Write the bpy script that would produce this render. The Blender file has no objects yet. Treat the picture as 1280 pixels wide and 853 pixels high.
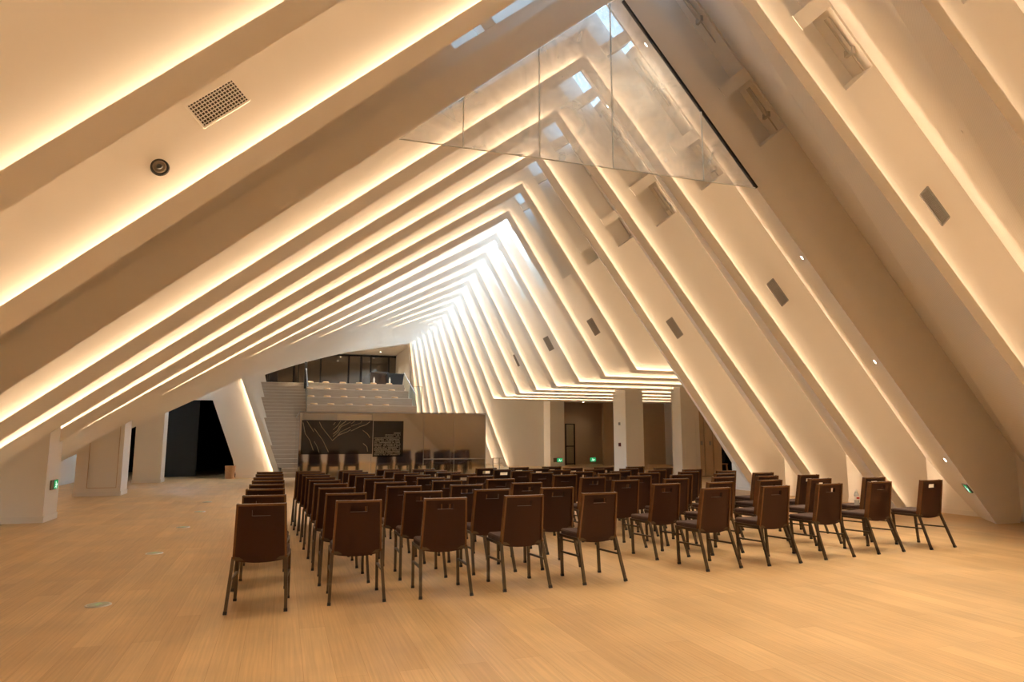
import bpy, bmesh, math, random
import numpy as np
from mathutils import Vector, Matrix

random.seed(7)
scene = bpy.context.scene
COL = scene.collection
R = math.radians

# ------------------------------------------------------------------ materials
def new_mat(name):
    m = bpy.data.materials.new(name)
    m.use_nodes = True
    nt = m.node_tree
    b = nt.nodes['Principled BSDF']
    return m, nt, b

def simple(name, col, rough=0.5, metal=0.0, spec=0.5, noise=0.0, nscale=8.0, bump=0.0):
    m, nt, b = new_mat(name)
    b.inputs['Roughness'].default_value = rough
    b.inputs['Metallic'].default_value = metal
    b.inputs['Specular IOR Level'].default_value = spec
    c = (col[0], col[1], col[2], 1)
    b.inputs['Base Color'].default_value = c
    if noise or bump:
        tc = nt.nodes.new('ShaderNodeTexCoord')
        n = nt.nodes.new('ShaderNodeTexNoise')
        n.inputs['Scale'].default_value = nscale
        n.inputs['Detail'].default_value = 4
        nt.links.new(tc.outputs['Object'], n.inputs['Vector'])
        if noise:
            r = nt.nodes.new('ShaderNodeMixRGB')
            r.inputs['Color1'].default_value = tuple(x * (1 - noise) for x in col) + (1,)
            r.inputs['Color2'].default_value = tuple(min(1, x * (1 + noise)) for x in col) + (1,)
            nt.links.new(n.outputs['Fac'], r.inputs['Fac'])
            nt.links.new(r.outputs['Color'], b.inputs['Base Color'])
        if bump:
            bp = nt.nodes.new('ShaderNodeBump')
            bp.inputs['Strength'].default_value = bump
            bp.inputs['Distance'].default_value = 0.01
            nt.links.new(n.outputs['Fac'], bp.inputs['Height'])
            nt.links.new(bp.outputs['Normal'], b.inputs['Normal'])
    return m

def emit(name, col, strength):
    m = bpy.data.materials.new(name)
    m.use_nodes = True
    nt = m.node_tree
    nt.nodes.remove(nt.nodes['Principled BSDF'])
    e = nt.nodes.new('ShaderNodeEmission')
    e.inputs['Color'].default_value = (*col, 1)
    e.inputs['Strength'].default_value = strength
    nt.links.new(e.outputs[0], nt.nodes['Material Output'].inputs['Surface'])
    return m

LED_COL = (1.0, 0.69, 0.42)
M_WALL = simple('white_plaster', (0.85, 0.825, 0.785), 0.65, spec=0.25, noise=0.015, nscale=3)
M_COLUMN = simple('white_plaster_column', (0.84, 0.815, 0.775), 0.65, spec=0.25, noise=0.015, nscale=3)
M_SKIRT = simple('white_skirting', (0.80, 0.78, 0.75), 0.4)
M_LED = emit('warm_led', LED_COL, 44.0)
M_DARK = simple('unlit_black', (0.006, 0.006, 0.006), 0.8, spec=0.1)  # near-black colour stands in for the shade of unlit places
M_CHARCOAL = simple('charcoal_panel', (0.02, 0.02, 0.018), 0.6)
M_BROWNWALL = simple('brown_wall_panel', (0.56, 0.42, 0.29), 0.55, noise=0.05)
M_STONE = None
M_BLACKMETAL = simple('black_metal', (0.008, 0.008, 0.008), 0.35)
M_OPENER = simple('pale_grey_actuator', (0.50, 0.47, 0.43), 0.45)
M_STEEL = simple('brushed_steel', (0.55, 0.54, 0.52), 0.3, metal=1.0)
M_GREYMETAL = simple('grey_metal', (0.32, 0.31, 0.30), 0.4, metal=0.7)
M_LAMP = emit('downlight_lamp', (1.0, 0.86, 0.66), 22.0)
M_GREEN = simple('pale_green_arrow', (0.32, 0.60, 0.40), 0.4)
M_GREENDIM = emit('exit_green_face', (0.03, 0.42, 0.13), 0.8)
M_SIGNWHITE = emit('exit_white', (0.75, 1.0, 0.8), 1.1)
M_SIGNBACK = simple('sign_housing', (0.16, 0.14, 0.11), 0.4, metal=0.4)
M_LEG = simple('bronze_leg_metal', (0.105, 0.078, 0.052), 0.38, metal=0.75)
M_EDGE = simple('walnut_edge', (0.15, 0.074, 0.036), 0.22, noise=0.2, nscale=14)
M_SEAT = simple('dark_seat_fabric', (0.075, 0.048, 0.042), 0.85, spec=0.2, noise=0.2, nscale=60, bump=0.2)
M_CUSHION = simple('pale_wood_cushion', (0.72, 0.50, 0.28), 0.5)
M_BLACKTUB = simple('black_plastic', (0.01, 0.012, 0.016), 0.45)
M_BOTTLEWHITE = simple('white_bottle', (0.8, 0.8, 0.78), 0.4)
M_RED = simple('red_label', (0.55, 0.03, 0.03), 0.5)
M_CARDBOARD = simple('tan_board', (0.46, 0.26, 0.13), 0.7, noise=0.06)

def fabric_mat():
    m, nt, b = new_mat('woven_brown_fabric')
    tc = nt.nodes.new('ShaderNodeTexCoord')
    def wave(axis, scale):
        w = nt.nodes.new('ShaderNodeTexWave')
        w.wave_type = 'BANDS'; w.bands_direction = axis
        w.inputs['Scale'].default_value = scale
        w.inputs['Distortion'].default_value = 2.5
        w.inputs['Detail'].default_value = 3
        w.inputs['Detail Scale'].default_value = 2
        nt.links.new(tc.outputs['Object'], w.inputs['Vector'])
        return w
    w1, w2 = wave('X', 55), wave('Z', 55)
    mx = nt.nodes.new('ShaderNodeMath'); mx.operation = 'ADD'
    nt.links.new(w1.outputs['Fac'], mx.inputs[0]); nt.links.new(w2.outputs['Fac'], mx.inputs[1])
    half = nt.nodes.new('ShaderNodeMath'); half.operation = 'MULTIPLY'; half.inputs[1].default_value = 0.5
    nt.links.new(mx.outputs[0], half.inputs[0])
    mix = nt.nodes.new('ShaderNodeMixRGB')
    mix.inputs['Color1'].default_value = (0.017, 0.0055, 0.0025, 1)
    mix.inputs['Color2'].default_value = (0.055, 0.018, 0.007, 1)
    nt.links.new(half.outputs[0], mix.inputs['Fac'])
    nt.links.new(mix.outputs[0], b.inputs['Base Color'])
    b.inputs['Roughness'].default_value = 0.6
    b.inputs['Specular IOR Level'].default_value = 0.35
    return m
M_FABRIC = fabric_mat()

def floor_mat():
    m, nt, b = new_mat('bamboo_plank_floor')
    tc = nt.nodes.new('ShaderNodeTexCoord')
    mp = nt.nodes.new('ShaderNodeMapping')
    mp.inputs['Rotation'].default_value = (0, 0, R(90))
    nt.links.new(tc.outputs['Object'], mp.inputs['Vector'])
    br = nt.nodes.new('ShaderNodeTexBrick')
    br.offset = 0.37
    br.inputs['Scale'].default_value = 1.0
    br.inputs['Brick Width'].default_value = 1.9
    br.inputs['Row Height'].default_value = 0.19
    br.inputs['Mortar Size'].default_value = 0.0012
    br.inputs['Mortar Smooth'].default_value = 0.5
    br.inputs['Bias'].default_value = 0.0
    br.inputs['Color1'].default_value = (0.49, 0.32, 0.155, 1)
    br.inputs['Color2'].default_value = (0.58, 0.395, 0.20, 1)
    br.inputs['Mortar'].default_value = (0.36, 0.20, 0.085, 1)
    nt.links.new(mp.outputs[0], br.inputs['Vector'])
    # fine bamboo streaks along the planks
    mp2 = nt.nodes.new('ShaderNodeMapping')
    mp2.inputs['Scale'].default_value = (58, 1.3, 1)
    nt.links.new(tc.outputs['Object'], mp2.inputs['Vector'])
    n = nt.nodes.new('ShaderNodeTexNoise')
    n.inputs['Scale'].default_value = 1.0; n.inputs['Detail'].default_value = 3
    nt.links.new(mp2.outputs[0], n.inputs['Vector'])
    ramp = nt.nodes.new('ShaderNodeMapRange')
    ramp.inputs['From Min'].default_value = 0.3; ramp.inputs['From Max'].default_value = 0.7
    ramp.inputs['To Min'].default_value = 0.88; ramp.inputs['To Max'].default_value = 1.10
    nt.links.new(n.outputs['Fac'], ramp.inputs['Value'])
    # broad patches of lighter and darker tone
    n2 = nt.nodes.new('ShaderNodeTexNoise'); n2.inputs['Scale'].default_value = 1.3; n2.inputs['Detail'].default_value = 5
    nt.links.new(tc.outputs['Object'], n2.inputs['Vector'])
    r2 = nt.nodes.new('ShaderNodeMapRange')
    r2.inputs['From Min'].default_value = 0.3; r2.inputs['From Max'].default_value = 0.7
    r2.inputs['To Min'].default_value = 0.86; r2.inputs['To Max'].default_value = 1.12
    nt.links.new(n2.outputs['Fac'], r2.inputs['Value'])
    mu = nt.nodes.new('ShaderNodeMath'); mu.operation = 'MULTIPLY'
    nt.links.new(ramp.outputs[0], mu.inputs[0]); nt.links.new(r2.outputs[0], mu.inputs[1])
    mix = nt.nodes.new('ShaderNodeVectorMath'); mix.operation = 'SCALE'
    nt.links.new(br.outputs['Color'], mix.inputs[0]); nt.links.new(mu.outputs[0], mix.inputs['Scale'])
    nt.links.new(mix.outputs[0], b.inputs['Base Color'])
    rr = nt.nodes.new('ShaderNodeMapRange')
    rr.inputs['To Min'].default_value = 0.36; rr.inputs['To Max'].default_value = 0.52
    nt.links.new(n2.outputs['Fac'], rr.inputs['Value'])
    nt.links.new(rr.outputs[0], b.inputs['Roughness'])
    b.inputs['Specular IOR Level'].default_value = 0.4
    return m
M_FLOOR = floor_mat()

def perf_mat():
    m, nt, b = new_mat('perforated_acoustic_board')
    b.inputs['Roughness'].default_value = 0.7
    b.inputs['Specular IOR Level'].default_value = 0.2
    tc = nt.nodes.new('ShaderNodeTexCoord')
    w = nt.nodes.new('ShaderNodeTexWave')
    w.wave_type = 'BANDS'; w.bands_direction = 'Z'
    w.inputs['Scale'].default_value = 18.0
    nt.links.new(tc.outputs['Object'], w.inputs['Vector'])
    mix = nt.nodes.new('ShaderNodeMixRGB')
    mix.inputs['Color1'].default_value = (0.80, 0.775, 0.74, 1)
    mix.inputs['Color2'].default_value = (0.86, 0.835, 0.795, 1)
    nt.links.new(w.outputs['Fac'], mix.inputs['Fac'])
    nt.links.new(mix.outputs[0], b.inputs['Base Color'])
    return m
M_PERF = perf_mat()

def stone_mat():
    m, nt, b = new_mat('grey_oak_step_boards')
    tc = nt.nodes.new('ShaderNodeTexCoord')
    mp = nt.nodes.new('ShaderNodeMapping'); mp.inputs['Scale'].default_value = (1.5, 14, 14)
    nt.links.new(tc.outputs['Object'], mp.inputs['Vector'])
    n = nt.nodes.new('ShaderNodeTexNoise'); n.inputs['Scale'].default_value = 1.5; n.inputs['Detail'].default_value = 5
    nt.links.new(mp.outputs[0], n.inputs['Vector'])
    mix = nt.nodes.new('ShaderNodeMixRGB')
    mix.inputs['Color1'].default_value = (0.36, 0.29, 0.225, 1)
    mix.inputs['Color2'].default_value = (0.54, 0.455, 0.365, 1)
    nt.links.new(n.outputs['Fac'], mix.inputs['Fac'])
    nt.links.new(mix.outputs[0], b.inputs['Base Color'])
    b.inputs['Roughness'].default_value = 0.5
    return m
M_STONE = stone_mat()

def clear_glass(name, haze, tint=(1, 1, 1), refl=0.06):
    m = bpy.data.materials.new(name)
    m.use_nodes = True
    nt = m.node_tree
    nt.nodes.remove(nt.nodes['Principled BSDF'])
    t = nt.nodes.new('ShaderNodeBsdfTransparent'); t.inputs['Color'].default_value = (*tint, 1)
    g = nt.nodes.new('ShaderNodeBsdfGlossy'); g.inputs['Roughness'].default_value = 0.03
    d = nt.nodes.new('ShaderNodeBsdfTranslucent'); d.inputs['Color'].default_value = (0.9, 0.93, 0.95, 1)
    m1 = nt.nodes.new('ShaderNodeMixShader'); m1.inputs[0].default_value = refl
    nt.links.new(t.outputs[0], m1.inputs[1]); nt.links.new(g.outputs[0], m1.inputs[2])
    m2 = nt.nodes.new('ShaderNodeMixShader')
    tc = nt.nodes.new('ShaderNodeTexCoord')
    n = nt.nodes.new('ShaderNodeTexNoise'); n.inputs['Scale'].default_value = 2.2; n.inputs['Detail'].default_value = 6
    n.inputs['Distortion'].default_value = 1.2
    nt.links.new(tc.outputs['Object'], n.inputs['Vector'])
    mr = nt.nodes.new('ShaderNodeMapRange')
    mr.inputs['From Min'].default_value = 0.35; mr.inputs['From Max'].default_value = 0.75
    mr.inputs['To Min'].default_value = haze * 0.3; mr.inputs['To Max'].default_value = haze
    nt.links.new(n.outputs['Fac'], mr.inputs['Value'])
    nt.links.new(mr.outputs[0], m2.inputs[0])
    nt.links.new(m1.outputs[0], m2.inputs[1]); nt.links.new(d.outputs[0], m2.inputs[2])
    nt.links.new(m2.outputs[0], nt.nodes['Material Output'].inputs['Surface'])
    return m
M_GLASS = clear_glass('smoke_curtain_glass', 0.30)
M_RAILGLASS = clear_glass('balustrade_glass', 0.03, (0.90, 0.94, 0.93), 0.03)
M_SKYGLASS = clear_glass('skylight_glass', 0.05, (0.95, 0.98, 1.0), 0.02)
M_SKYDIM = clear_glass('dimmed_skylight_glass', 0.05, (0.12, 0.135, 0.147), 0.02)  # added tint, only dims the daylight in the unlit bay
M_SKYDIM2 = clear_glass('more_dimmed_skylight_glass', 0.05, (0.058, 0.066, 0.072), 0.02)  # stronger added tint, dims the daylight in the next bays
M_GLASSEDGE = simple('pale_glass_edge', (0.75, 0.82, 0.85), 0.2)
M_MIRROR = simple('tinted_reflective_glass', (0.35, 0.335, 0.315), 0.04, metal=1.0)
M_MURAL = simple('black_gloss_panel', (0.008, 0.006, 0.004), 0.06, spec=0.45)
M_LINE = simple('contour_line_paint', (0.32, 0.26, 0.17), 0.4)
M_TEXT = simple('pale_lettering', (0.48, 0.45, 0.41), 0.5)
M_WINDOW = simple('dark_window_glass', (0.17, 0.15, 0.13), 0.05, metal=1.0)
M_GREYBAND = simple('grey_band', (0.36, 0.36, 0.35), 0.5)

# ------------------------------------------------------------------ mesh helpers
class MB:
    def __init__(s):
        s.v = []; s.f = []; s.m = []
    def quad(s, pts, mat=0):
        i = len(s.v); s.v += [tuple(p) for p in pts]; s.f.append(tuple(range(i, i + len(pts)))); s.m.append(mat)
    def box(s, x0, x1, y0, y1, z0, z1, mat=0):
        p = [(x0,y0,z0),(x1,y0,z0),(x1,y1,z0),(x0,y1,z0),(x0,y0,z1),(x1,y0,z1),(x1,y1,z1),(x0,y1,z1)]
        s.hexa(p, mat)
    def hexa(s, p, mat=0):
        i = len(s.v); s.v += [tuple(q) for q in p]
        for f in ((3,2,1,0),(4,5,6,7),(0,1,5,4),(1,2,6,5),(2,3,7,6),(3,0,4,7)):
            s.f.append(tuple(i + k for k in f)); s.m.append(mat)
    def bar(s, a, b, w, h, mat=0, up=(0,0,1)):
        a = Vector(a); b = Vector(b); d = (b - a).normalized(); u = Vector(up)
        if abs(d.dot(u)) > 0.95: u = Vector((0,1,0))
        x = d.cross(u).normalized(); z = x.cross(d)
        x *= w / 2; z *= h / 2
        s.hexa([a-x-z, a+x-z, b+x-z, b-x-z, a-x+z, a+x+z, b+x+z, b-x+z], mat)
    def tube(s, a, b, r0, r1=None, n=10, mat=0):
        r1 = r0 if r1 is None else r1
        a = Vector(a); b = Vector(b); d = (b - a).normalized()
        u = Vector((0,0,1)) if abs(d.z) < 0.9 else Vector((1,0,0))
        x = d.cross(u).normalized(); y = d.cross(x)
        i = len(s.v)
        for k in range(n):
            t = 2*math.pi*k/n; o = x*math.cos(t) + y*math.sin(t)
            s.v.append(tuple(a + o*r0)); s.v.append(tuple(b + o*r1))
        for k in range(n):
            k2 = (k+1) % n
            s.f.append((i+2*k, i+2*k2, i+2*k2+1, i+2*k+1)); s.m.append(mat)
        s.f.append(tuple(i+2*k for k in range(n))[::-1]); s.m.append(mat)
        s.f.append(tuple(i+2*k+1 for k in range(n))); s.m.append(mat)
    def prism(s, poly, y0, y1, mat=0):
        """polygon in (x, z) extruded along y"""
        n = len(poly); i = len(s.v)
        s.v += [(x, y0, z) for x, z in poly] + [(x, y1, z) for x, z in poly]
        s.f.append(tuple(range(i, i+n))); s.m.append(mat)
        s.f.append(tuple(range(i+2*n-1, i+n-1, -1))); s.m.append(mat)
        for k in range(n):
            k2 = (k+1) % n
            s.f.append((i+k2, i+k, i+n+k, i+n+k2)); s.m.append(mat)
    def build(s, name, mats, parent=None, recalc=False, bevel=0.0, smooth=False):
        me = bpy.data.meshes.new(name)
        me.from_pydata(s.v, [], s.f)
        mats = mats if isinstance(mats, (list, tuple)) else [mats]
        for m in mats: me.materials.append(m)
        for p, mi in zip(me.polygons, s.m): p.material_index = mi
        if recalc or bevel:
            bm = bmesh.new(); bm.from_mesh(me)
            bmesh.ops.recalc_face_normals(bm, faces=bm.faces)
            bm.to_mesh(me); bm.free()
        if smooth:
            for p in me.polygons: p.use_smooth = True
        o = bpy.data.objects.new(name, me); COL.objects.link(o)
        if parent: o.parent = parent
        if bevel:
            bv = o.modifiers.new('bevel', 'BEVEL'); bv.width = bevel; bv.segments = 2; bv.limit_method = 'ANGLE'
        return o

def tag(o, label=None, cat=None, group=None, kind=None):
    if label: o['label'] = label
    if cat: o['category'] = cat
    if group: o['group'] = group
    if kind: o['kind'] = kind
    return o

def empty(name, loc, rz=0.0):
    o = bpy.data.objects.new(name, None); COL.objects.link(o)
    o.location = loc; o.rotation_euler = (0, 0, rz); o.empty_display_size = 0.1
    return o

def copy_tree(o, parent=None):
    c = o.copy(); COL.objects.link(c)
    if parent: c.parent = parent
    for ch in list(o.children): copy_tree(ch, c)
    return c

ORD = ['zeroth','first','second','third','fourth','fifth','sixth','seventh','eighth','ninth','tenth','eleventh','twelfth',
       'thirteenth','fourteenth','fifteenth','sixteenth','seventeenth','eighteenth','nineteenth','twentieth','twenty-first']

# ------------------------------------------------------------------ hall geometry
# Each folded rib stands in a plane of constant Y; the ridge drifts to the right and the two slopes twist along the hall.
AY = [-8,2.5,4.52,6.42,8.61,10.4,12.46,14.52,16.58,18.64,20.7,22.76,24.82,26.88,28.94,31,33.06,35.12,37.18,39.24,41.3,43.36,45.42,47.48,49.54,54]
AXS = [1.2,3.3,3.77,4.16,4.65,4.86,5.15,5.5,5.83,6.13,6.39,6.64,6.88,7.1,7.3,7.5,7.68,7.86,8.01,8.16,8.28,8.37,8.44,8.52,8.62,8.8]
AZS = [8.0,8.0,8.03,8.16,8.48,8.28,8.27,8.29,8.26,8.2,8.14,8.08,8.02,7.98,7.96,7.93,7.9,7.91,7.93,7.97,8.03,8.12,8.22,8.33,8.43,8.6]
RY = [-8,2.5,4.52,6.42,8.61,10.4,12.46,14.52,16.58,20.7,24.82,28.94,33,37.2,41.3,45.4,49.5,54]
RA = [43,46,46.7,47.9,49.9,50.6,51.7,53.7,56.0,59,62.5,65.8,68.2,71.5,75.5,79.2,82.6,85]
def YK(k):
    return {-6:-3.5,-5:-1.5,-4:.5,-3:2.5,-2:4.52,-1:6.42,0:8.61}.get(k, 8.34 + 2.06*k)
def apex_ref(Y): return float(np.interp(Y, AY, AXS)), float(np.interp(Y, AY, AZS))
def a_left(Y): return R(46.5 - .755*Y)
def a_right(Y): return R(float(np.interp(Y, RY, RA)))
REF = 0.2       # the tabulated lines are the upper edges of the lips, 0.2 above the lower edges
NC = 1.36       # crease height above the lower lip edge
PD = 0.12       # panel stands this far behind its lip
XL, XR = -6.4, 20.0
ZCORN = 3.3
def side(Y, s):
    if s == 'L':
        a = a_left(Y); return (-math.cos(a), -math.sin(a)), (-math.sin(a), math.cos(a))
    a = a_right(Y); return (math.cos(a), -math.sin(a)), (math.sin(a), math.cos(a))
def isect(p, d, q, e):
    det = d[0]*(-e[1]) + e[0]*d[1]
    rx, rz = q[0]-p[0], q[1]-p[1]
    t = (rx*(-e[1]) + e[0]*rz) / det
    return (p[0]+d[0]*t, p[1]+d[1]*t)
def off(Y, s, n):
    ax, az = apex_ref(Y); d, nn = side(Y, s); k = n - REF
    return (ax+nn[0]*k, az+nn[1]*k), d
def apex(Y, n):
    p, d = off(Y, 'L', n); q, e = off(Y, 'R', n)
    return isect(p, d, q, e)
def pt(Y, s, n, dist):
    p, d = off(Y, s, n)
    return (p[0]+d[0]*dist, p[1]+d[1]*dist)
def at_z(Y, s, n, z):
    p, d = off(Y, s, n); t = (z-p[1])/d[1]
    return (p[0]+d[0]*t, z)
def leg_line(Y, n):
    m = float(np.interp(Y, [27, 35, 50], [.37, .235, .235]))
    return (.03 - n*math.sqrt(1+m*m), 0.0), (-m, 1.0)
def left_pts(k, Y, n):
    """from the outer end up to (not including) the apex"""
    p, d = off(Y, 'L', n)
    if k >= 9:
        q, e = leg_line(Y, n)
        return [(q[0]+e[0]*-.1, -.1), isect(p, d, q, e)]
    t = (XL - p[0])/d[0]; z = p[1]+d[1]*t
    if z < -.1: return [at_z(Y, 'L', n, -.1)]
    return [(XL, z)]
def right_pts(k, Y, n):
    if 4 <= k <= 11:
        p, d = off(Y, 'R', n); z = ZCORN + (n - REF)*(.45 if n < REF else 1)
        return [isect(p, d, (0, z), (1, 0)), (XR, z)]
    return [at_z(Y, 'R', n, -.1)]
def poly(k, Y, n): return left_pts(k, Y, n) + [apex(Y, n)] + right_pts(k, Y, n)
def p3(q, Y): return (q[0], Y, q[1])

KMIN, KMAX = -6, 20
HN0, HN1 = 0.66, 1.32      # window recess: range across the panel
SBAR = 2.32
def s_left(k): return 3.0 if k < 5 else 5.0  # far openings lengthened out of view to let in more daylight
def r_depth(k): return .34 if k < 5 else .58  # far recesses deepened for the same extra daylight
def s_right(k): return 3.4 if k <= 0 else max(1.1, 3.25 - .22*max(0, k-2))

def where(k):
    if k < 0: return ORD[-k] + ' rib nearer than the hanging glass'
    if k == 0: return 'wide unlit rib that carries the hanging glass'
    return ORD[k] + ' rib beyond the hanging glass'

def build_rib(k):
    Y0, Y1 = YK(k), YK(k+1) + PD
    Yp = Y0 + PD
    lit = k != 0
    lip = REF if lit else .43
    mb = MB()
    def strip(ya, na, yb, nb, mat=0):
        A = poly(k, ya, na); B = poly(k, yb, nb)
        for i in range(len(A)-1):
            mb.quad([p3(A[i], ya), p3(A[i+1], ya), p3(B[i+1], yb), p3(B[i], yb)], mat)
    strip(Y0, 0, Y0, lip)                       # lip face
    strip(Y0, lip, Y0+.025, lip)                # lip top
    if lit:
        strip(Y0+.025, lip, Y0+.025, .07)       # trough
        strip(Y0+.025, .07, Yp, .07)
    else:
        strip(Y0+.025, lip, Yp, lip)
    strip(Y0, 0, Y1, NC, 1)                     # soffit rising to the crease of the next bay
    # upright panel with the recesses near the ridge
    n0 = .07 if lit else lip
    A, Bq = [poly(k, Yp, n) for n in (n0, NC)]
    ai = len(left_pts(k, Yp, n0))
    sr = s_right(k); SL = s_left(k)
    hole = -4 <= k <= 19
    for i in range(len(A)-1):
        inner_left = (i+1 == ai); inner_right = (i == ai)
        if hole and (inner_left or inner_right):
            s_ = 'L' if inner_left else 'R'; S = SL if inner_left else sr
            j = i if inner_left else i+1
            q = lambda n: p3(pt(Yp, s_, n, S), Yp)
            mb.quad([p3(A[j], Yp), q(n0), q(NC), p3(Bq[j], Yp)])
            mb.quad([q(n0), p3(apex(Yp, n0), Yp), p3(apex(Yp, HN0), Yp), q(HN0)])
            mb.quad([q(HN1), p3(apex(Yp, HN1), Yp), p3(apex(Yp, NC), Yp), q(NC)])
        else:
            mb.quad([p3(A[i], Yp), p3(A[i+1], Yp), p3(Bq[i+1], Yp), p3(Bq[i], Yp)])
    if hole:
        D = r_depth(k); Yb = Yp + D
        def P(s, n, d, y=Yp): return p3(pt(Yp, s, n, d), y)
        def AP(n, y=Yp): return p3(apex(Yp, n), y)
        for s_, S in (('L', SL), ('R', sr)):
            mb.quad([P(s_,HN0,S), AP(HN0), AP(HN0,Yb), P(s_,HN0,S,Yb)])            # sill
            mb.quad([P(s_,HN0,S,Yb), AP(HN0,Yb), AP(HN1,Yb), P(s_,HN1,S,Yb)])      # back
            mb.quad([P(s_,HN0,S), P(s_,HN0,S,Yb), P(s_,HN1,S,Yb), P(s_,HN1,S)])    # end
        # head of the recess: solid on the right beyond the ridge light, open to the sky elsewhere
        s0 = (.3 if k < 6 else (.7 if k < 10 else sr)) if k >= 0 else -.0
        if k < 0:
            mb.quad([P('L',HN1,SL), AP(HN1), AP(HN1,Yb), P('L',HN1,SL,Yb)])
        if s0 < sr: mb.quad([P('R',HN1,sr), P('R',HN1,s0), P('R',HN1,s0,Yb), P('R',HN1,sr,Yb)])
        for s_, S in (('L', SL), ('R', sr)):    # cross bars
            if S > SBAR + .3:
                a, b = SBAR-.11, SBAR+.11
                mb.hexa([P(s_,HN0,a,Yp-.01),P(s_,HN0,b,Yp-.01),P(s_,HN0,b,Yp+.2),P(s_,HN0,a,Yp+.2),
                         P(s_,HN1,a,Yp-.01),P(s_,HN1,b,Yp-.01),P(s_,HN1,b,Yp+.2),P(s_,HN1,a,Yp+.2)])
        a, b = -.02, .2
        mb.hexa([P('R',HN0,a,Yp-.01),P('R',HN0,b,Yp-.01),P('R',HN0,b,Yp+.2),P('R',HN0,a,Yp+.2),
                 P('R',HN1,a,Yp-.01),P('R',HN1,b,Yp-.01),P('R',HN1,b,Yp+.2),P('R',HN1,a,Yp+.2)])
    o = mb.build('ceiling_rib', [M_WALL, M_PERF])
    tag(o, 'white folded ceiling band, the ' + where(k), 'ceiling rib', 'folded ceiling ribs', 'structure')
    if lit:
        lb = MB(); ya, yb = Y0+.045, Y0+.085
        A, B = poly(k, ya, .085), poly(k, yb, .085)
        for i in range(len(A)-1):
            lb.quad([p3(A[i], ya), p3(A[i+1], ya), p3(B[i+1], yb), p3(B[i], yb)])
        l = lb.build('led_strip', M_LED, o); l['label'] = 'glowing warm light strip in the cove'
    if hole and k >= 0:
        gb = MB(); yg0, yg1 = Yp + .0, Yp + r_depth(k)
        for s_, S in (('L', SL), ('R', .3 if k < 6 else (.7 if k < 10 else sr))):
            gb.quad([p3(pt(Yp,s_,HN1,S),yg0), p3(apex(Yp,HN1),yg0), p3(apex(Yp,HN1),yg1), p3(pt(Yp,s_,HN1,S),yg1)])
        g = gb.build('skylight_pane', M_SKYDIM if k < 1 else (M_SKYDIM2 if k < 6 else M_SKYGLASS), o)
        # portal guiding daylight through the opening
        for s_, S in (('L', SL),):
            ld = bpy.data.lights.new('skylight_portal', 'AREA'); ld.shape = 'RECTANGLE'
            ld.size = S; ld.size_y = r_depth(k); ld.cycles.is_portal = True
            lo = bpy.data.objects.new('skylight_portal', ld); COL.objects.link(lo)
            c = pt(Yp, s_, HN1+.02, S/2); d, n = side(Yp, s_)
            lo.matrix_world = Matrix(((d[0], 0, n[0], c[0]), (0, -1, 0, Yp+r_depth(k)/2), (d[1], 0, n[1], c[1]), (0,0,0,1)))
            lo.parent = o
    if hole:
        # rod-like window openers along the right recess
        rb = MB()
        ya = Yp + .16
        segs = [(.5, 1.15), (SBAR+.2, min(sr-.1, SBAR+.75))] if sr > SBAR+.3 else [(.4, max(.8, sr-.5))]
        for a, b in segs:
            rb.tube(p3(pt(Yp,'R',HN1-.06,a),ya-.06), p3(pt(Yp,'R',HN1-.06,b),ya-.06), .035, n=8)
            rb.tube(p3(pt(Yp,'R',HN1-.06,b),ya-.06), p3(pt(Yp,'R',HN1-.06,b+.45 if b+.45 < sr else sr-.02),ya-.06), .012, n=6)
            rb.bar(p3(pt(Yp,'R',HN1-.06,b),ya-.12), p3(pt(Yp,'R',HN1-.06,b),ya+.02), .05, .09)
        w = rb.build('window_opener', M_OPENER, o); w['label'] = 'grey rod actuator in the window recess'
    return o
for k in range(KMIN, KMAX+1): build_rib(k)

def structure(name, mb, mat, label, cat, bevel=0, recalc=True):
    o = mb.build(name, mat, recalc=recalc, bevel=bevel)
    return tag(o, label, cat, None, 'structure')

# floor
mb = MB(); mb.box(-9, 21, -7, 60, -.12, 0)
structure('floor', mb, M_FLOOR, 'light bamboo plank floor running the length of the hall', 'floor')
# long side walls
mb = MB(); mb.box(XL-.15, XL, -6, 34, 0, 4.2)
structure('wall_left', mb, M_WALL, 'white wall at the back of the low side aisle', 'wall')
mb = MB(); mb.box(12.3, 12.42, -6, 16.68, 0, 1.9)
structure('wall_right', mb, M_WALL, 'low white knee wall under the steep slope', 'wall')
mb = MB(); mb.prism([(-8, 0), (15, 0), (15, 10.5), (-8, 10.5)], -3.6, -3.45)
structure('wall_back', mb, M_WALL, 'white end wall of the hall', 'wall')
# baseboards
mb = MB(); mb.box(12.275, 12.3, -3.4, 16.6, 0, .09)
structure('baseboard_right', mb, M_SKIRT, 'white skirting along the knee wall', 'baseboard')
mb = MB(); mb.box(XL, XL+.02, -3.4, 27, 0, .1)
structure('baseboard_left', mb, M_SKIRT, 'white skirting along the side aisle wall', 'baseboard')

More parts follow.
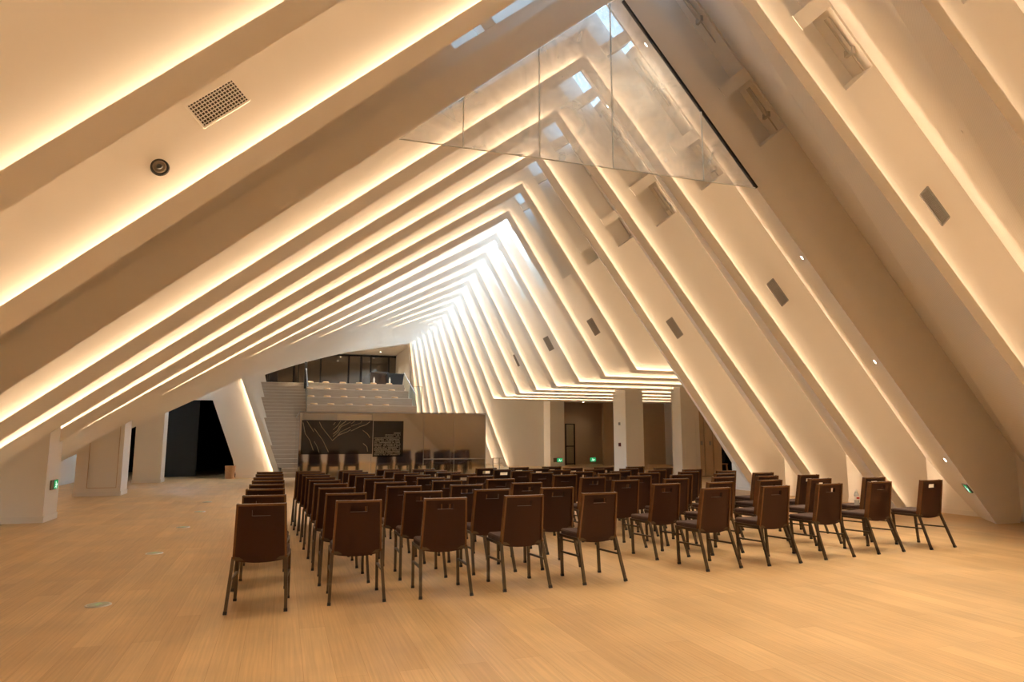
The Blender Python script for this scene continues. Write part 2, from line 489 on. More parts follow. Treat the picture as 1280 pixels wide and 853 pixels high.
# infill walls at the ends of the side hall
Yh = YK(4) + PD + .01
mb = MB(); x0 = at_z(Yh, 'R', NC, 0)[0]; x1 = at_z(Yh, 'R', NC, ZCORN+.2)[0]
zc = (12.3-x0)/(x1-x0)*(ZCORN+.2)
mb.prism([(12.32, 0), (XR, 0), (XR, ZCORN+.2), (x1-.02, ZCORN+.2), (12.32, zc)], Yh, Yh+.15)
structure('wall_hall_near', mb, M_WALL, 'white end wall of the side hall behind the sloping rib', 'wall')
Yw = YK(12) + PD + .006
mb = MB(); xa = at_z(Yw, 'R', .6, 0)[0]; xb = at_z(Yw, 'R', .6, 4.6)[0]
mb.prism([(xa, 0), (13.2, 0), (13.2, 4.6), (xb, 4.6)], Yw, Yw+.2)
structure('wall_hall_far', mb, M_WALL, 'plain white wall beside the far sloping rib', 'wall')
mb = MB(); mb.box(12.85, 13.62, 32.3, 33.6, 0, 4.4)
structure('wall_pier', mb, M_WALL, 'white wall pier carrying the wide exit sign', 'wall')
mb = MB(); mb.box(16.28, XR, 33.2, 33.4, 0, 4.6)
mb.box(13.5, 16.3, 33.2, 33.4, 3.35, 4.6)
structure('wall_hall_end', mb, M_BROWNWALL, 'tan wall at the far end of the side hall', 'wall')
mb = MB(); mb.box(XR, XR+.15, 16, 34, 0, 5)
structure('wall_hall_side', mb, M_WALL, 'white outer wall of the side hall', 'wall')
# corridor beyond the pier
mb = MB(); mb.box(13.0, 18.6, 35.2, 35.4, 0, 3.5); mb.box(18.5, 18.65, 33.4, 35.3, 0, 3.5); mb.box(13.3, 13.45, 33.6, 35.3, 0, 3.5)
structure('wall_corridor', mb, M_BROWNWALL, 'brown walls of the dim corridor', 'wall')
mb = MB(); mb.box(13.2, 18.7, 33.3, 35.4, 3.4, 3.5)
structure('ceiling_corridor', mb, M_BROWNWALL, 'dim corridor ceiling', 'ceiling')

# columns
def column(x0, x1, y0, y1, z, label, name='column'):
    mb = MB(); mb.box(x0, x1, y0, y1, 0, z)
    o = mb.build(name, M_COLUMN, recalc=True); tag(o, label, 'column', None, 'structure')
    sb = MB(); t = .018
    sb.box(x0-t, x1+t, y0-t, y0, 0, .11); sb.box(x0-t, x0, y0, y1, 0, .11); sb.box(x1, x1+t, y0, y1, 0, .11)
    sb.build('skirting', M_SKIRT, o)
    return o
c1 = column(-5.6, -3.85, 13.96, 14.72, 1.75, 'wide white pier with a green exit sign, nearest under the left slope')
c2 = column(-4.86, -3.83, 19.82, 20.62, 2.3, 'white pier with a flush access door, second under the left slope')
c3 = column(-4.52, -3.70, 25.0, 25.75, 2.7, 'white pier beside the black opening')
c4 = column(12.70, 13.47, 23.95, 25.0, 4.4, 'free-standing white column with two small wall devices')
c5 = column(14.14, 14.92, 22.3, 22.95, 4.4, 'white column beside the tall brown door panels')
# flush access door on the second pier
fb = MB(); yq = 19.812
for a, b in (((-4.58,.20),(-4.58,1.75)), ((-3.93,.20),(-3.93,1.75)), ((-4.58,.20),(-3.93,.20))):
    fb.bar((a[0], yq, a[1]), (b[0], yq, b[1]), .012, .012)
fb.build('access_door_gap', M_BROWNWALL, c2)
fb = MB(); yq = 22.293
for a, b in (((14.3,.2),(14.3,2.15)), ((14.75,.2),(14.75,2.15)), ((14.3,2.15),(14.75,2.15))):
    fb.bar((a[0], yq, a[1]), (b[0], yq, b[1]), .012, .012)
fb.build('access_door_gap', M_SKIRT, c5)

# black opening at the far left: lintel, leaning leg, unlit room with its darkness painted black
Yl = YK(9) + PD
mb = MB()
za, zb = pt(Yl, 'L', .3, 0), None
xk, zk = left_pts(9, Yl, .08)[1]
pz, dz = off(Yl, 'L', .9); zl = pz[1] + dz[1]*(-4.6-pz[0])/dz[0]
mb.prism([(-4.6, 2.8), (xk, 2.8), (xk, zk+.45), (-4.6, zl)], Yl-.008, Yl+.12)
structure('wall_lintel', mb, M_WALL, 'white wall over the black opening', 'wall')
mb = MB(); mb.prism([(-1.52, 0), (-.02, 0), (xk, zk), (xk-.1, 2.8), (-2.13, 2.8)], Yl+.004, Yl+.5)
structure('wall_leaning', mb, M_WALL, 'leaning white wall leg between the black opening and the stairs', 'wall')
mb = MB(); mb.prism([(-1.54, 0), (-.12, 0), (-.16, .1), (-1.56, .1)], Yl-.012, Yl+.004)
structure('baseboard_leg', mb, M_SKIRT, 'white skirting under the leaning wall leg', 'baseboard')
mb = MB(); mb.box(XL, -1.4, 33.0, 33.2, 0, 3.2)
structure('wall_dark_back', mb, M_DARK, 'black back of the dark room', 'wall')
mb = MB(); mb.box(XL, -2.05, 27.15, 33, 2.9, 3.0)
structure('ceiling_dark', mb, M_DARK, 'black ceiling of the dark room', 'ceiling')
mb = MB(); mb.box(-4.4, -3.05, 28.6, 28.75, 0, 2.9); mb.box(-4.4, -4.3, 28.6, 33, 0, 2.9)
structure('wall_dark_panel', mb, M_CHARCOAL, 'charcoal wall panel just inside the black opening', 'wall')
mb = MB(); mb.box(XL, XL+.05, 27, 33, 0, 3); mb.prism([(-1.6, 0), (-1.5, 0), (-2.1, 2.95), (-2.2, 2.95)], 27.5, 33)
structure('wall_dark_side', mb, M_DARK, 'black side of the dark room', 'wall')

# ------------------------------------------------------------------ stairs, seating tiers, landing
st = empty('staircase', (0, 26.6, 0))
tag(st, 'grey oak flight of stairs climbing beside the reflective glass enclosure', 'staircase', None, 'structure')
NST = 25; rise = 4.1/NST; run = 8.4/NST
sb = MB(); nb = MB()
for i in range(NST):
    y = i*run; z = (i+1)*rise
    Yg = 26.6 + y
    xl = .02 if Yg < 27.0 else leg_line(Yg, 0)[0][0] + leg_line(Yg, 0)[1][0]*z - .6
    sb.box(xl, .95, y, 8.4, i*rise, z)
    nb.box(xl+.02, .94, y-.012, y+.02, z-.005, z+.006)
sb.build('steps', M_STONE, st)
nb.build('step_nosing', simple('pale_nosing', (0.74, 0.67, 0.57), 0.5), st)

tr = empty('seating_tiers', (0, 31, 0))
tag(tr, 'broad grey oak seating tiers above the reflective glass enclosure', 'seating tiers', None, 'structure')
tb = MB()
TZ = [2.88, 3.28, 3.70, 4.1]; TY = [31.0, 32.1, 33.1, 34.4]
for i in range(4):
    tb.box(.97, 5.75, TY[i]-31, 36-31, 0 if i == 0 else TZ[i-1], TZ[i])
tb.build('tier', M_STONE, tr)
nb = MB()
for i in range(4): nb.box(.98, 5.74, TY[i]-31-.012, TY[i]-31+.03, TZ[i]-.012, TZ[i]+.006)
nb.build('tier_nosing', bpy.data.materials['pale_nosing'], tr)
mb = MB(); mb.box(-1.8, 6.05, 36.0, 50.2, 3.98, 4.09); mb.box(-1.8, 8.9, 50.2, 57.2, 3.98, 4.09)
structure('floor_landing', mb, M_STONE, 'grey upper landing at the top of the stairs', 'floor')
# low round seat pads, in rows along the tiers
CX = {3: [1.18,1.92,2.73,3.53,4.23,5.02], 2: [1.13,1.92,2.65,3.40,4.17,4.97], 1: [1.16,1.88,2.63,3.43,4.2,4.97], 0: [1.26,1.98,2.78,3.65,4.4]}
pb = MB(); pb.tube((0,0,0),(0,0,.055),.15,.16,18); pb.tube((0,0,.055),(0,0,.085),.16,.135,18)
pad0 = pb.build('seat_pad', M_CUSHION, recalc=True)
first = True
ROWNAME = {3: 'top', 2: 'second highest', 1: 'third highest', 0: 'lowest'}
for i in (3,2,1,0):
    for j, x in enumerate(CX[i]):
        o = pad0 if first else pad0.copy()
        if not first: COL.objects.link(o)
        first = False
        yy = TY[i] + (.28 if i < 3 else .25)
        o.location = (x, yy, TZ[i])
        tag(o, 'round pale seat pad, %s from the stairs in the %s tier row' % (ORD[j+1], ROWNAME[i]), 'seat pad', 'round seat pads on the tiers')

# landing window
wn = empty('window_1', (3.8, 57, 4.09)); tag(wn, 'long dark glazed wall with black mullions at the back of the landing', 'window', None, 'structure')
wb = MB(); wb.box(-6.4, 5.05, 0, .04, 0, 4.15); wb.build('pane', M_WINDOW, wn)
fb = MB()
def xw(px): return px
for x, w in ((-4.6,.12),(-2.55,.16),(-2.2,.06),(-.5,.12),(1.72,.12),(2.72,.2),(3.5,.12),(4.98,.14)):
    fb.box(x-w/2-.6, x+w/2-.6, -.06, 0, 0, 4.15)
fb.box(-7, 5.05, -.06, 0, 4.0, 4.15)
fb.build('window_frame', M_BLACKMETAL, wn)
mb = MB(); mb.box(8.78, 8.95, 50.2, 57.3, 4, 9)
structure('wall_landing_right', mb, M_WALL, 'grey-white wall beside the dark landing window', 'wall')
mb = MB(); mb.box(-6, 10, 57.05, 57.3, 4, 10)
structure('wall_landing_back', mb, M_WALL, 'wall behind the landing window', 'wall')
mb = MB(); mb.box(-6, 10.2, 50.3, 57.3, 8.28, 8.45)
structure('ceiling_landing', mb, M_WALL, 'plain ceiling over the back of the landing', 'ceiling')
mb = MB(); mb.box(-8, 12, 51.6, 51.8, 8.3, 11)
structure('wall_gable', mb, M_WALL, 'gable above the landing ceiling', 'wall')
mb = MB(); mb.box(-2.4, -1.8, 50, 57.3, 4, 8.4)
structure('wall_landing_left', mb, M_WALL, 'wall at the stair side of the landing', 'wall')

mb = MB(); mb.box(-4, 11, 50.25, 50.4, 0, 4.0); mb.box(8.8, 11, 50.25, 50.4, 4.0, 9.5)
structure('wall_under_landing', mb, M_WALL, 'white wall below and beside the back of the landing', 'wall')
# things on the landing
def tub(name, x, y, z, w0, w1, d, h, label, cat):
    mb = MB()
    mb.hexa([(-w0/2,-d/2,0),(w0/2,-d/2,0),(w0/2,d/2,0),(-w0/2,d/2,0),(-w1/2,-d/2,h),(w1/2,-d/2,h),(w1/2,d/2,h),(-w1/2,d/2,h)])
    e = empty(name, (x,y,z)); mb.build('body', M_BLACKTUB, e, bevel=.02)
    rb = MB(); rb.box(-w1/2-.03, w1/2+.03, -d/2-.03, d/2+.03, h-.06, h); rb.build('rim', M_BLACKMETAL, e, bevel=.01)
    return tag(e, label, cat)
tub('planter_tub', 5.80, 38.0, 4.09, .72, .92, .8, .88, 'black tapered tub on the landing beside the sloping white ribs', 'tub')
e = empty('landing_cabinet', (5.1, 39.2, 4.09)); tag(e, 'low brown cabinet on the landing beside the black tub', 'cabinet')
mb = MB(); mb.box(-.5,.5,-.3,.3,.06,1.05); mb.build('carcass', simple('dark_brown_wood',(0.06,0.035,0.025),.4,noise=.2), e, bevel=.01)
mb = MB(); mb.box(-.46,-.01,-.32,-.3,.12,1.0); mb.build('door', simple('brown_door',(0.075,0.045,0.03),.4), e)
mb = MB(); mb.box(.01,.46,-.32,-.3,.12,1.0); mb.build('door', bpy.data.materials['brown_door'], e)
e = empty('dark_loudspeaker', (-.60, 37.0, 4.09)); tag(e, 'black upright loudspeaker at the top of the stairs', 'loudspeaker')
mb = MB(); mb.hexa([(-.26,-.2,.05),(.26,-.2,.05),(.26,.2,.05),(-.26,.2,.05),(-.2,-.16,1.05),(.2,-.16,1.05),(.2,.16,1.05),(-.2,.16,1.05)]); mb.build('body', M_BLACKTUB, e, bevel=.015)
mb = MB(); mb.box(-.2,.2,-.22,-.19,.15,.9); mb.build('grille', M_BLACKMETAL, e)
for q in (-.18,.18):
    mb = MB(); mb.tube((q,0,0),(q,0,.06),.04); mb.build('foot', M_BLACKMETAL, e)
for nm, x in (('first', 4.23), ('second', 5.02)):
    e = empty('white_bottle', (x+.03, 34.66, 4.185))
    mb = MB(); mb.tube((0,0,0),(0,0,.2),.045,.045,12); mb.tube((0,0,.2),(0,0,.26),.045,.018,12); mb.build('body', M_BOTTLEWHITE, e)
    mb = MB(); mb.tube((0,0,.26),(0,0,.3),.02,.02,10); mb.build('cap', M_SKIRT, e)
    tag(e, 'small white bottle on the seat pad ' + ('below the cabinet' if nm == 'first' else 'below the black tub'), 'bottle', 'white bottles on the top tier')

# stair balustrade: leaning glass with steel post
bl = empty('glass_balustrade', (.95, 31, 2.9)); tag(bl, 'clear glass balustrade between the stairs and the seating tiers', 'balustrade')
mb = MB(); mb.hexa([(.0,0,-.2),(.02,0,-.2),(.02,3.3,.92),(.0,3.3,.92),(.0,0,.75),(.02,0,.75),(.02,3.3,1.86),(.0,3.3,1.86)]); mb.build('glass_pane', M_RAILGLASS, bl)
mb = MB(); mb.bar((.01,-.02,.77),(.01,3.3,1.88),.05,.03); mb.build('handrail', simple('blue_grey_rail',(.22,.27,.33),.5), bl)
mb = MB(); mb.box(-.07,.06,3.30,3.42,.75,2.2); mb.build('post', M_BLACKMETAL, bl)
br_ = empty('glass_balustrade', (5.75, 31, 2.9)); tag(br_, 'clear glass balustrade at the outer end of the seating tiers', 'balustrade')
mb = MB(); mb.hexa([(.0,0,-.3),(.02,0,-.3),(.02,3.6,1.2),(.0,3.6,1.2),(.0,0,.45),(.02,0,.45),(.02,3.6,1.2+.62),(.0,3.6,1.2+.62)]); mb.build('glass_pane', M_RAILGLASS, br_)
mb = MB(); mb.box(.0,.62,1.9,1.92,-.3,1.02); mb.build('glass_pane', M_RAILGLASS, br_)
mb = MB(); mb.bar((.01,0,.46),(.01,3.6,1.83),.03,.014); mb.bar((.0,1.91,1.03),(.63,1.91,1.03),.03,.014); mb.bar((.62,1.91,-.3),(.62,1.91,1.03),.03,.014); mb.build('handrail', M_SIGNBACK, br_)

# ------------------------------------------------------------------ reflective glass enclosure
GY = 19.5
gx = empty('glass_enclosure', (.43, GY, 0)); tag(gx, 'tinted reflective glass enclosure in front of the seating tiers', 'glass enclosure')
H = 2.15
XB = [0, 1.95, 3.42, 4.32, 5.26]
for i in range(4):
    mb = MB(); mb.box(XB[i]+.006, XB[i+1]-.006, 0, .02, .02, H-.02); mb.build('glass_pane', M_MIRROR, gx)
mb = MB(); mb.box(0, .02, .02, 5.5, .02, H-.02); p = mb.build('glass_pane', M_MIRROR, gx); p['label'] = 'side pane along the stairs'
mb = MB(); mb.box(5.24, 5.26, .02, 5.5, .02, H-.02); p = mb.build('glass_pane', M_MIRROR, gx); p['label'] = 'side pane by the sloping ribs'
mb = MB(); mb.box(-.01, 5.27, -.012, 5.5, H-.02, H+.02)
mb.box(-.012, .006, -.012, .02, 0, H); mb.box(5.252, 5.272, -.012, .02, 0, H)
mb.box(3.42, 5.26, -.01, 0, .83, .86)
for x in XB[1:4]: mb.box(x-.006, x+.006, -.004, .02, 0, H)
mb.build('frame', M_GREYMETAL, gx)
# grey and beige bands along the upper edge, over the artwork
mb = MB(); mb.box(.08, .98, -.012, -.002, 1.90, 2.10); mb.build('upper_band', M_GREYBAND, gx)
mb = MB(); mb.box(.99, 1.93, -.012, -.002, 1.94, 2.09); b2 = mb.build('upper_band', simple('beige_band', (0.50,0.46,0.40), .5), gx)

mu = empty('contour_artwork', (.47, GY-.03, 1.0)); tag(mu, 'black gloss panel with pale contour lines on the glass enclosure', 'artwork panel')
mb = MB(); mb.box(.02, 1.93, 0, .018, 0, .93); mb.build('board', M_MURAL, mu)
def art(px, py):  # artwork coordinates measured from its drawing: 9.846 units per 0.0265 m step
    return (.02 + (px-75)/ 895.0 * 1.91, .915 - (py-165)/ 380.0 * .86)
LN = [[(90,190),(120,320),(180,400),(228,520)], [(135,170),(180,235),(225,300)], [(230,260),(340,400),(415,540)],
      [(290,180),(320,240),(460,405),(520,350),(560,300),(680,240)], [(235,415),(270,470),(300,545)],
      [(465,360),(530,300),(560,240),(680,180)], [(465,325),(520,280),(545,230),(625,168)], [(465,275),(520,225),(555,168)],
      [(465,215),(490,185)], [(690,290),(790,240),(880,210),(930,175)], [(690,230),(810,190),(825,168)], [(690,200),(735,168)],
      [(840,280),(900,320),(935,370)], [(850,440),(900,480),(910,540)], [(520,350),(560,330),(640,300),(685,270)]]
for pl in LN:
    q = [art(*p) for p in pl]
    lb = MB()
    for a, b in zip(q, q[1:]): lb.bar((a[0], -.002, a[1]), (b[0], -.002, b[1]), .014, .006, up=(0,1,0))
    lb.build('contour_line', M_LINE, mu)
tp = empty('text_panel', (2.42, GY-.03, .92)); tag(tp, 'black gloss panel with rows of small pale text beside the contour artwork', 'text panel')
mb = MB(); mb.box(0, .84, 0, .018, 0, 1.0); mb.build('board', M_MURAL, tp)
tb_ = MB()
rows = [(.55,.76,.645,.035),(.33,.76,.60,.02),(.33,.76,.56,.02)] + [(.03,.76,.51-.042*i,.026) for i in range(12)]
for (xa, xb, z, h) in rows:
    x = xa
    while x < xb - .012:
        w = random.choice((.014,.018,.022))
        if random.random() < .88:
            kx = random.random()
            tb_.box(x, x+w*.9, -.003, 0, z, z+h*.28)
            tb_.box(x, x+w*.9, -.003, 0, z+h*.62, z+h*.85)
            tb_.box(x+w*(.2+.4*kx), x+w*(.36+.4*kx), -.003, 0, z, z+h)
        x += w + .006
tb_.build('lettering', M_TEXT, tp)
# brushed metal stand beside the enclosure
e = empty('metal_stand', (6.15, 20.2, 0)); tag(e, 'small metal stand with two rails at the corner of the glass enclosure', 'stand')
mb = MB(); mb.tube((0,0,0),(0,0,.83),.018); mb.build('post', M_STEEL, e)
mb = MB(); mb.tube((.2,0,0),(.2,0,.83),.018); mb.build('post', M_STEEL, e)
mb = MB(); mb.bar((-.02,0,.83),(.3,0,.83),.03,.02); mb.bar((0,0,.68),(.3,0,.68),.03,.02); mb.build('rail', M_STEEL, e)

# ------------------------------------------------------------------ hanging glass smoke curtain
sc_ = empty('hanging_glass', (0, 8.585, 5.38)); tag(sc_, 'clear triangular glass screen hanging from the unlit rib', 'glass screen')
ZB = 5.38
apx = apex(8.6, -.02)
def zroof(x):
    return min(apx[1] - (apx[0]-x)*math.tan(a_left(8.6)), apx[1] - (x-apx[0])*math.tan(a_right(8.6)))
xl_ = apx[0] - (apx[1]-ZB)/math.tan(a_left(8.6)); xr_ = apx[0] + (apx[1]-ZB)/math.tan(a_right(8.6))
XS = [xl_, 2.17, 3.29, apx[0], 4.62+.02, 6.02, xr_]
XS = sorted(XS); cuts = [xl_, 2.17, 3.29, 4.45, 6.0, xr_]
for a, b in zip(cuts, cuts[1:]):
    top = [(a, zroof(a)), (b, zroof(b))]
    if a < apx[0] < b: top.insert(1, apx)
    pl = [(a+.004, 0), (b-.004, 0)] + [(x, z-ZB) for x, z in reversed(top)]
    if abs(pl[-1][1]) < .02: pl.pop()
    pl = [p for i, p in enumerate(pl) if i < 2 or p[1] > .02]
    mb = MB(); mb.prism(pl, 0, .012); mb.build('glass_pane', M_GLASS, sc_)
mb = MB()
for x in cuts[1:-1]: mb.box(x-.006, x+.006, -.004, .016, 0, zroof(x)-ZB)
mb.bar((xl_, .006, 0), (xr_, .006, 0), .014, .012)
mb.build('pane_joint', M_GLASSEDGE, sc_)
mb = MB(); mb.bar((apx[0]+.05, .0, zroof(apx[0]+.05)-ZB+.0), (xr_, .0, 0), .05, .03); mb.build('edge_channel', M_BLACKMETAL, sc_)
for x in (1.9, 3.0, 4.1, 5.2):
    mb = MB(); mb.box(x-.018, x+.018, -.008, .02, -.012, .016); mb.build('clip', M_GLASSEDGE, sc_)

# ------------------------------------------------------------------ ceiling fittings
def orient(o, loc, normal, xdir=None):
    n = Vector(normal).normalized()
    x = Vector(xdir).normalized() if xdir else n.orthogonal().normalized()
    x = (x - n*x.dot(n)).normalized(); y = n.cross(x)
    o.matrix_world = Matrix(((x.x,y.x,n.x,loc[0]),(x.y,y.y,n.y,loc[1]),(x.z,y.z,n.z,loc[2]),(0,0,0,1)))

def grille(k, s, dist, n, L, W, label, egg=False):
    Yp = YK(k) + PD - .001
    c = pt(Yp, s, n, dist); d, nn = side(Yp, s)
    e = empty('air_vent', (0,0,0)); tag(e, label, 'air vent', 'air vents in the ceiling panels')
    f = MB(); t = .02
    for a, b in (((-L/2,-W/2),(L/2,-W/2)), ((-L/2,W/2),(L/2,W/2)), ((-L/2,-W/2),(-L/2,W/2)), ((L/2,-W/2),(L/2,W/2))):
        f.bar((a[0],a[1],.004),(b[0],b[1],.004), t, .012)
    f.build('frame', M_GREYMETAL if not egg else M_WALL, e)
    b_ = MB(); b_.box(-L/2, L/2, -W/2, W/2, -.004, .001)
    b_.build('backing', simple('vent_dark', (.035,.026,.02), .7) if egg else simple('vent_grey', (.16,.13,.10), .6), e)
    g = MB()
    if egg:
        for i in range(1, 16): g.box(-L/2+L*i/16-.004, -L/2+L*i/16+.004, -W/2, W/2, .001, .007)
        for i in range(1, 8): g.box(-L/2, L/2, -W/2+W*i/8-.004, -W/2+W*i/8+.004, .001, .007)
    else:
        for i in range(1, 9): g.box(-L/2, L/2, -W/2+W*i/9-.005, -W/2+W*i/9+.005, .001, .007)
    g.build('slat', M_WALL if egg else M_GREYMETAL, e)
    orient(e, p3(c, Yp), (0,-1,0), (d[0],0,d[1]))
grille(-1, 'L', 6.07, .73, .50, .25, 'large egg-crate air vent above the round ceiling speaker', True)
for k, dist, lab in ((-1,5.38,'grey slatted air vent high on the panel nearest the camera'), (1,5.69,'grey slatted air vent on the first lit panel beyond the hanging glass'),
                (3,5.49,'grey slatted air vent on the third lit panel beyond the hanging glass'), (5,4.33,'grey slatted air vent over the second dropped soffit edge'),
                (7,3.99,'grey slatted air vent over the fourth dropped soffit edge'), (9,3.89,'small far grey slatted air vent, farthest on the slope')):
    grille(k, 'R', dist, .73, .52, .2, lab)

# ceiling speaker
Yp = YK(-1)+PD-.001; c = pt(Yp,'L',.51,6.86)
e = empty('ceiling_speaker', (0,0,0)); tag(e, 'round black recessed ceiling speaker below the egg-crate vent', 'speaker')
mb = MB(); mb.tube((0,0,-.01),(0,0,.018),.082,.075,28); mb.build('trim_ring', M_BLACKMETAL, e, recalc=True)
mb = MB(); mb.tube((0,0,.018),(0,0,.024),.058,.05,24); mb.build('cone', simple('speaker_cone',(.12,.09,.06),.4), e, recalc=True)
mb = MB(); mb.tube((0,0,.024),(0,0,.032),.026,.02,18); mb.build('dome', M_BLACKMETAL, e, recalc=True)
orient(e, p3(c, Yp), (0,-1,0))

# downlights on the slanted soffits
def soffit_pt(k, t, z, s_='R'):
    Y0, Y1 = YK(k), YK(k+1)+PD
    p0, p1 = at_z(Y0,s_,0,z), at_z(Y1,s_,NC,z)
    P0, P1 = Vector((p0[0],Y0,z)), Vector((p1[0],Y1,z))
    a = at_z(Y0,s_,0,z+1); tang = Vector((a[0],Y0,z+1)) - P0
    loc = P0.lerp(P1, t)
    n = tang.cross(P1-P0).normalized()
    if n.z > 0: n = -n
    return loc, n
def downlight(k, t, z, label, power=0.0, s_='R'):
    loc, n = soffit_pt(k, t, z, s_)
    e = empty('downlight', (0,0,0)); tag(e, label, 'downlight', 'downlights in the slanted soffits')
    mb = MB(); mb.tube((0,0,-.012),(0,0,.004),.05,.046,20); mb.build('trim_ring', M_SKIRT, e, recalc=True)
    mb = MB(); mb.tube((0,0,.004),(0,0,.007),.034,.034,16); mb.build('lamp', M_LAMP, e, recalc=True)
    orient(e, loc + n*.004, n)
    if power:
        ld = bpy.data.lights.new('downlight_beam','SPOT'); ld.energy = power; ld.color = (1,.80,.55); ld.spot_size = R(100); ld.spot_blend = 1.0; ld.shadow_soft_size = .2
        lo = bpy.data.objects.new('downlight_beam', ld); COL.objects.link(lo)
        lo.location = loc + n*.06; lo.rotation_euler = Vector((-.35 if s_ == 'R' else .35, -.1, -1)).to_track_quat('-Z','Y').to_euler()
DLP = 335
for k, t, z, lab in [(-1,.19,6.05,'highest white downlight on the soffit nearest the wide unlit bay'),(-1,.21,4.5,'middle white downlight on the soffit nearest the wide unlit bay'),(-1,.21,2.93,'lowest white downlight on the soffit nearest the wide unlit bay'),
                (-2,.27,6.1,'upper white downlight on the soffit closest to the camera'),(-2,.27,4.63,'lower white downlight on the soffit closest to the camera'),
                (0,.35,7.95,'downlight near the ridge behind the hanging glass'),(0,.15,4.42,'upper downlight on the rib with the green exit sign'),(0,.2,2.74,'middle downlight on the rib with the green exit sign'),(0,.19,1.07,'low downlight just above the green exit sign on the slope'),
                (1,.34,7.8,'downlight seen through the hanging glass on the first lit rib')]:
    downlight(k, t, z, lab, DLP if z > 3 else (250 if z > 2 else 12))
# unseen downlights added to brighten the hall: behind the camera and on hidden slope faces
for k, z in ((-3,6.0),(-3,4.4),(-4,6.0),(-4,4.4),(-5,5.2)):
    downlight(k, .25, z, 'added unseen downlight %.1f metres up, %s rib nearer than hanging glass' % (z, ORD[-k]), DLP)
for k, z in ((-3,4.6),(-1,4.6),(1,4.6),(3,4.4),(5,4.2)):
    downlight(k, .3, z, 'added unseen downlight on left slope face, ' + where(k), 240, 'L')
for k, z in ((2,6.2),(3,5.6),(4,6.2),(6,6.0),(8,5.8)):
    downlight(k, .3, z, 'added unseen downlight on steep slope face, ' + where(k), 330, 'R')

def ceiling_light(x, y, z, label, power):
    e = empty('downlight', (x, y, z)); tag(e, label, 'downlight', 'downlights over the landing and corridor')
    mb = MB(); mb.tube((0,0,0),(0,0,-.012),.08,.075,18); mb.build('trim_ring', M_SKIRT, e, recalc=True)
    mb = MB(); mb.tube((0,0,-.012),(0,0,-.016),.055,.055,16); mb.build('lamp', M_LAMP, e, recalc=True)
    ld = bpy.data.lights.new('downlight_beam','SPOT'); ld.energy = power; ld.color = (1,.80,.55); ld.spot_size = R(120); ld.spot_blend = 1.0; ld.shadow_soft_size = .06
    lo = bpy.data.objects.new('downlight_beam', ld); COL.objects.link(lo); lo.location = (x, y, z-.04)
for i, (x, y) in enumerate(((1.2,51.6),(4.4,51.6),(7.2,51.6),(1.2,54.8),(4.4,54.8),(7.2,54.8))):
    ceiling_light(x, y, 8.28, 'small downlight in the landing ceiling, %s of six' % ORD[i+1], 260)
ceiling_light(15.6, 34.3, 3.4, 'small added lamp in the dim corridor ceiling', 30)  # lamp added to lift the dark corridor
# spots added out of view to brighten the stairs and the seating tiers
def soffit_top(k, t, dist, s_='L'):
    Y0, Y1 = YK(k), YK(k+1)+PD
    a = pt(Y0, s_, 0, dist); b = pt(Y1, s_, NC, dist)
    P0, P1 = Vector(p3(a, Y0)), Vector(p3(b, Y1))
    a2 = pt(Y0, s_, 0, dist+1); n = (Vector(p3(a2, Y0))-P0).cross(P1-P0).normalized()
    if n.z > 0: n = -n
    return P0.lerp(P1, t), n
for k, dist in ((12, 2.2), (12, 4.6), (12, 7.0), (13, 3.2), (13, 6.0)):
    loc, n = soffit_top(k, .5, dist)
    e = empty('downlight', (0,0,0)); tag(e, 'added hidden spot over the seating tiers, %s of five' % ORD[1+[(12,2.2),(12,4.6),(12,7.0),(13,3.2),(13,6.0)].index((k,dist))], 'downlight', 'added spots over the seating tiers')
    mb = MB(); mb.tube((0,0,-.012),(0,0,.004),.07,.066,20); mb.build('trim_ring', M_SKIRT, e, recalc=True)
    mb = MB(); mb.tube((0,0,.004),(0,0,.007),.05,.05,16); mb.build('lamp', M_LAMP, e, recalc=True)
    orient(e, loc + n*.004, n)
    ld = bpy.data.lights.new('downlight_beam','SPOT'); ld.energy = 600; ld.color = (1,.80,.55); ld.spot_size = R(80); ld.spot_blend = 1.0; ld.shadow_soft_size = .06
    lo = bpy.data.objects.new('downlight_beam', ld); COL.objects.link(lo); lo.location = loc + n*.05
    lo.rotation_euler = Vector((0,.25,-1)).to_track_quat('-Z','Y').to_euler()

def sensor(k, t, z, label):
    loc, n = soffit_pt(k, t, z)
    e = empty('smoke_detector', (0,0,0)); tag(e, label, 'smoke detector', 'smoke detectors on the soffits')
    mb = MB(); mb.tube((0,0,0),(0,0,.02),.05,.05,18); mb.build('base', M_SKIRT, e, recalc=True)
    mb = MB(); mb.tube((0,0,.02),(0,0,.045),.04,.022,16); mb.build('dome', M_SKIRT, e, recalc=True)
    orient(e, loc, n)
sensor(-2,.44,4.99,'small white detector on the soffit closest to the camera')
sensor(-1,.39,4.93,'small white detector on the soffit above the grey slatted vent')

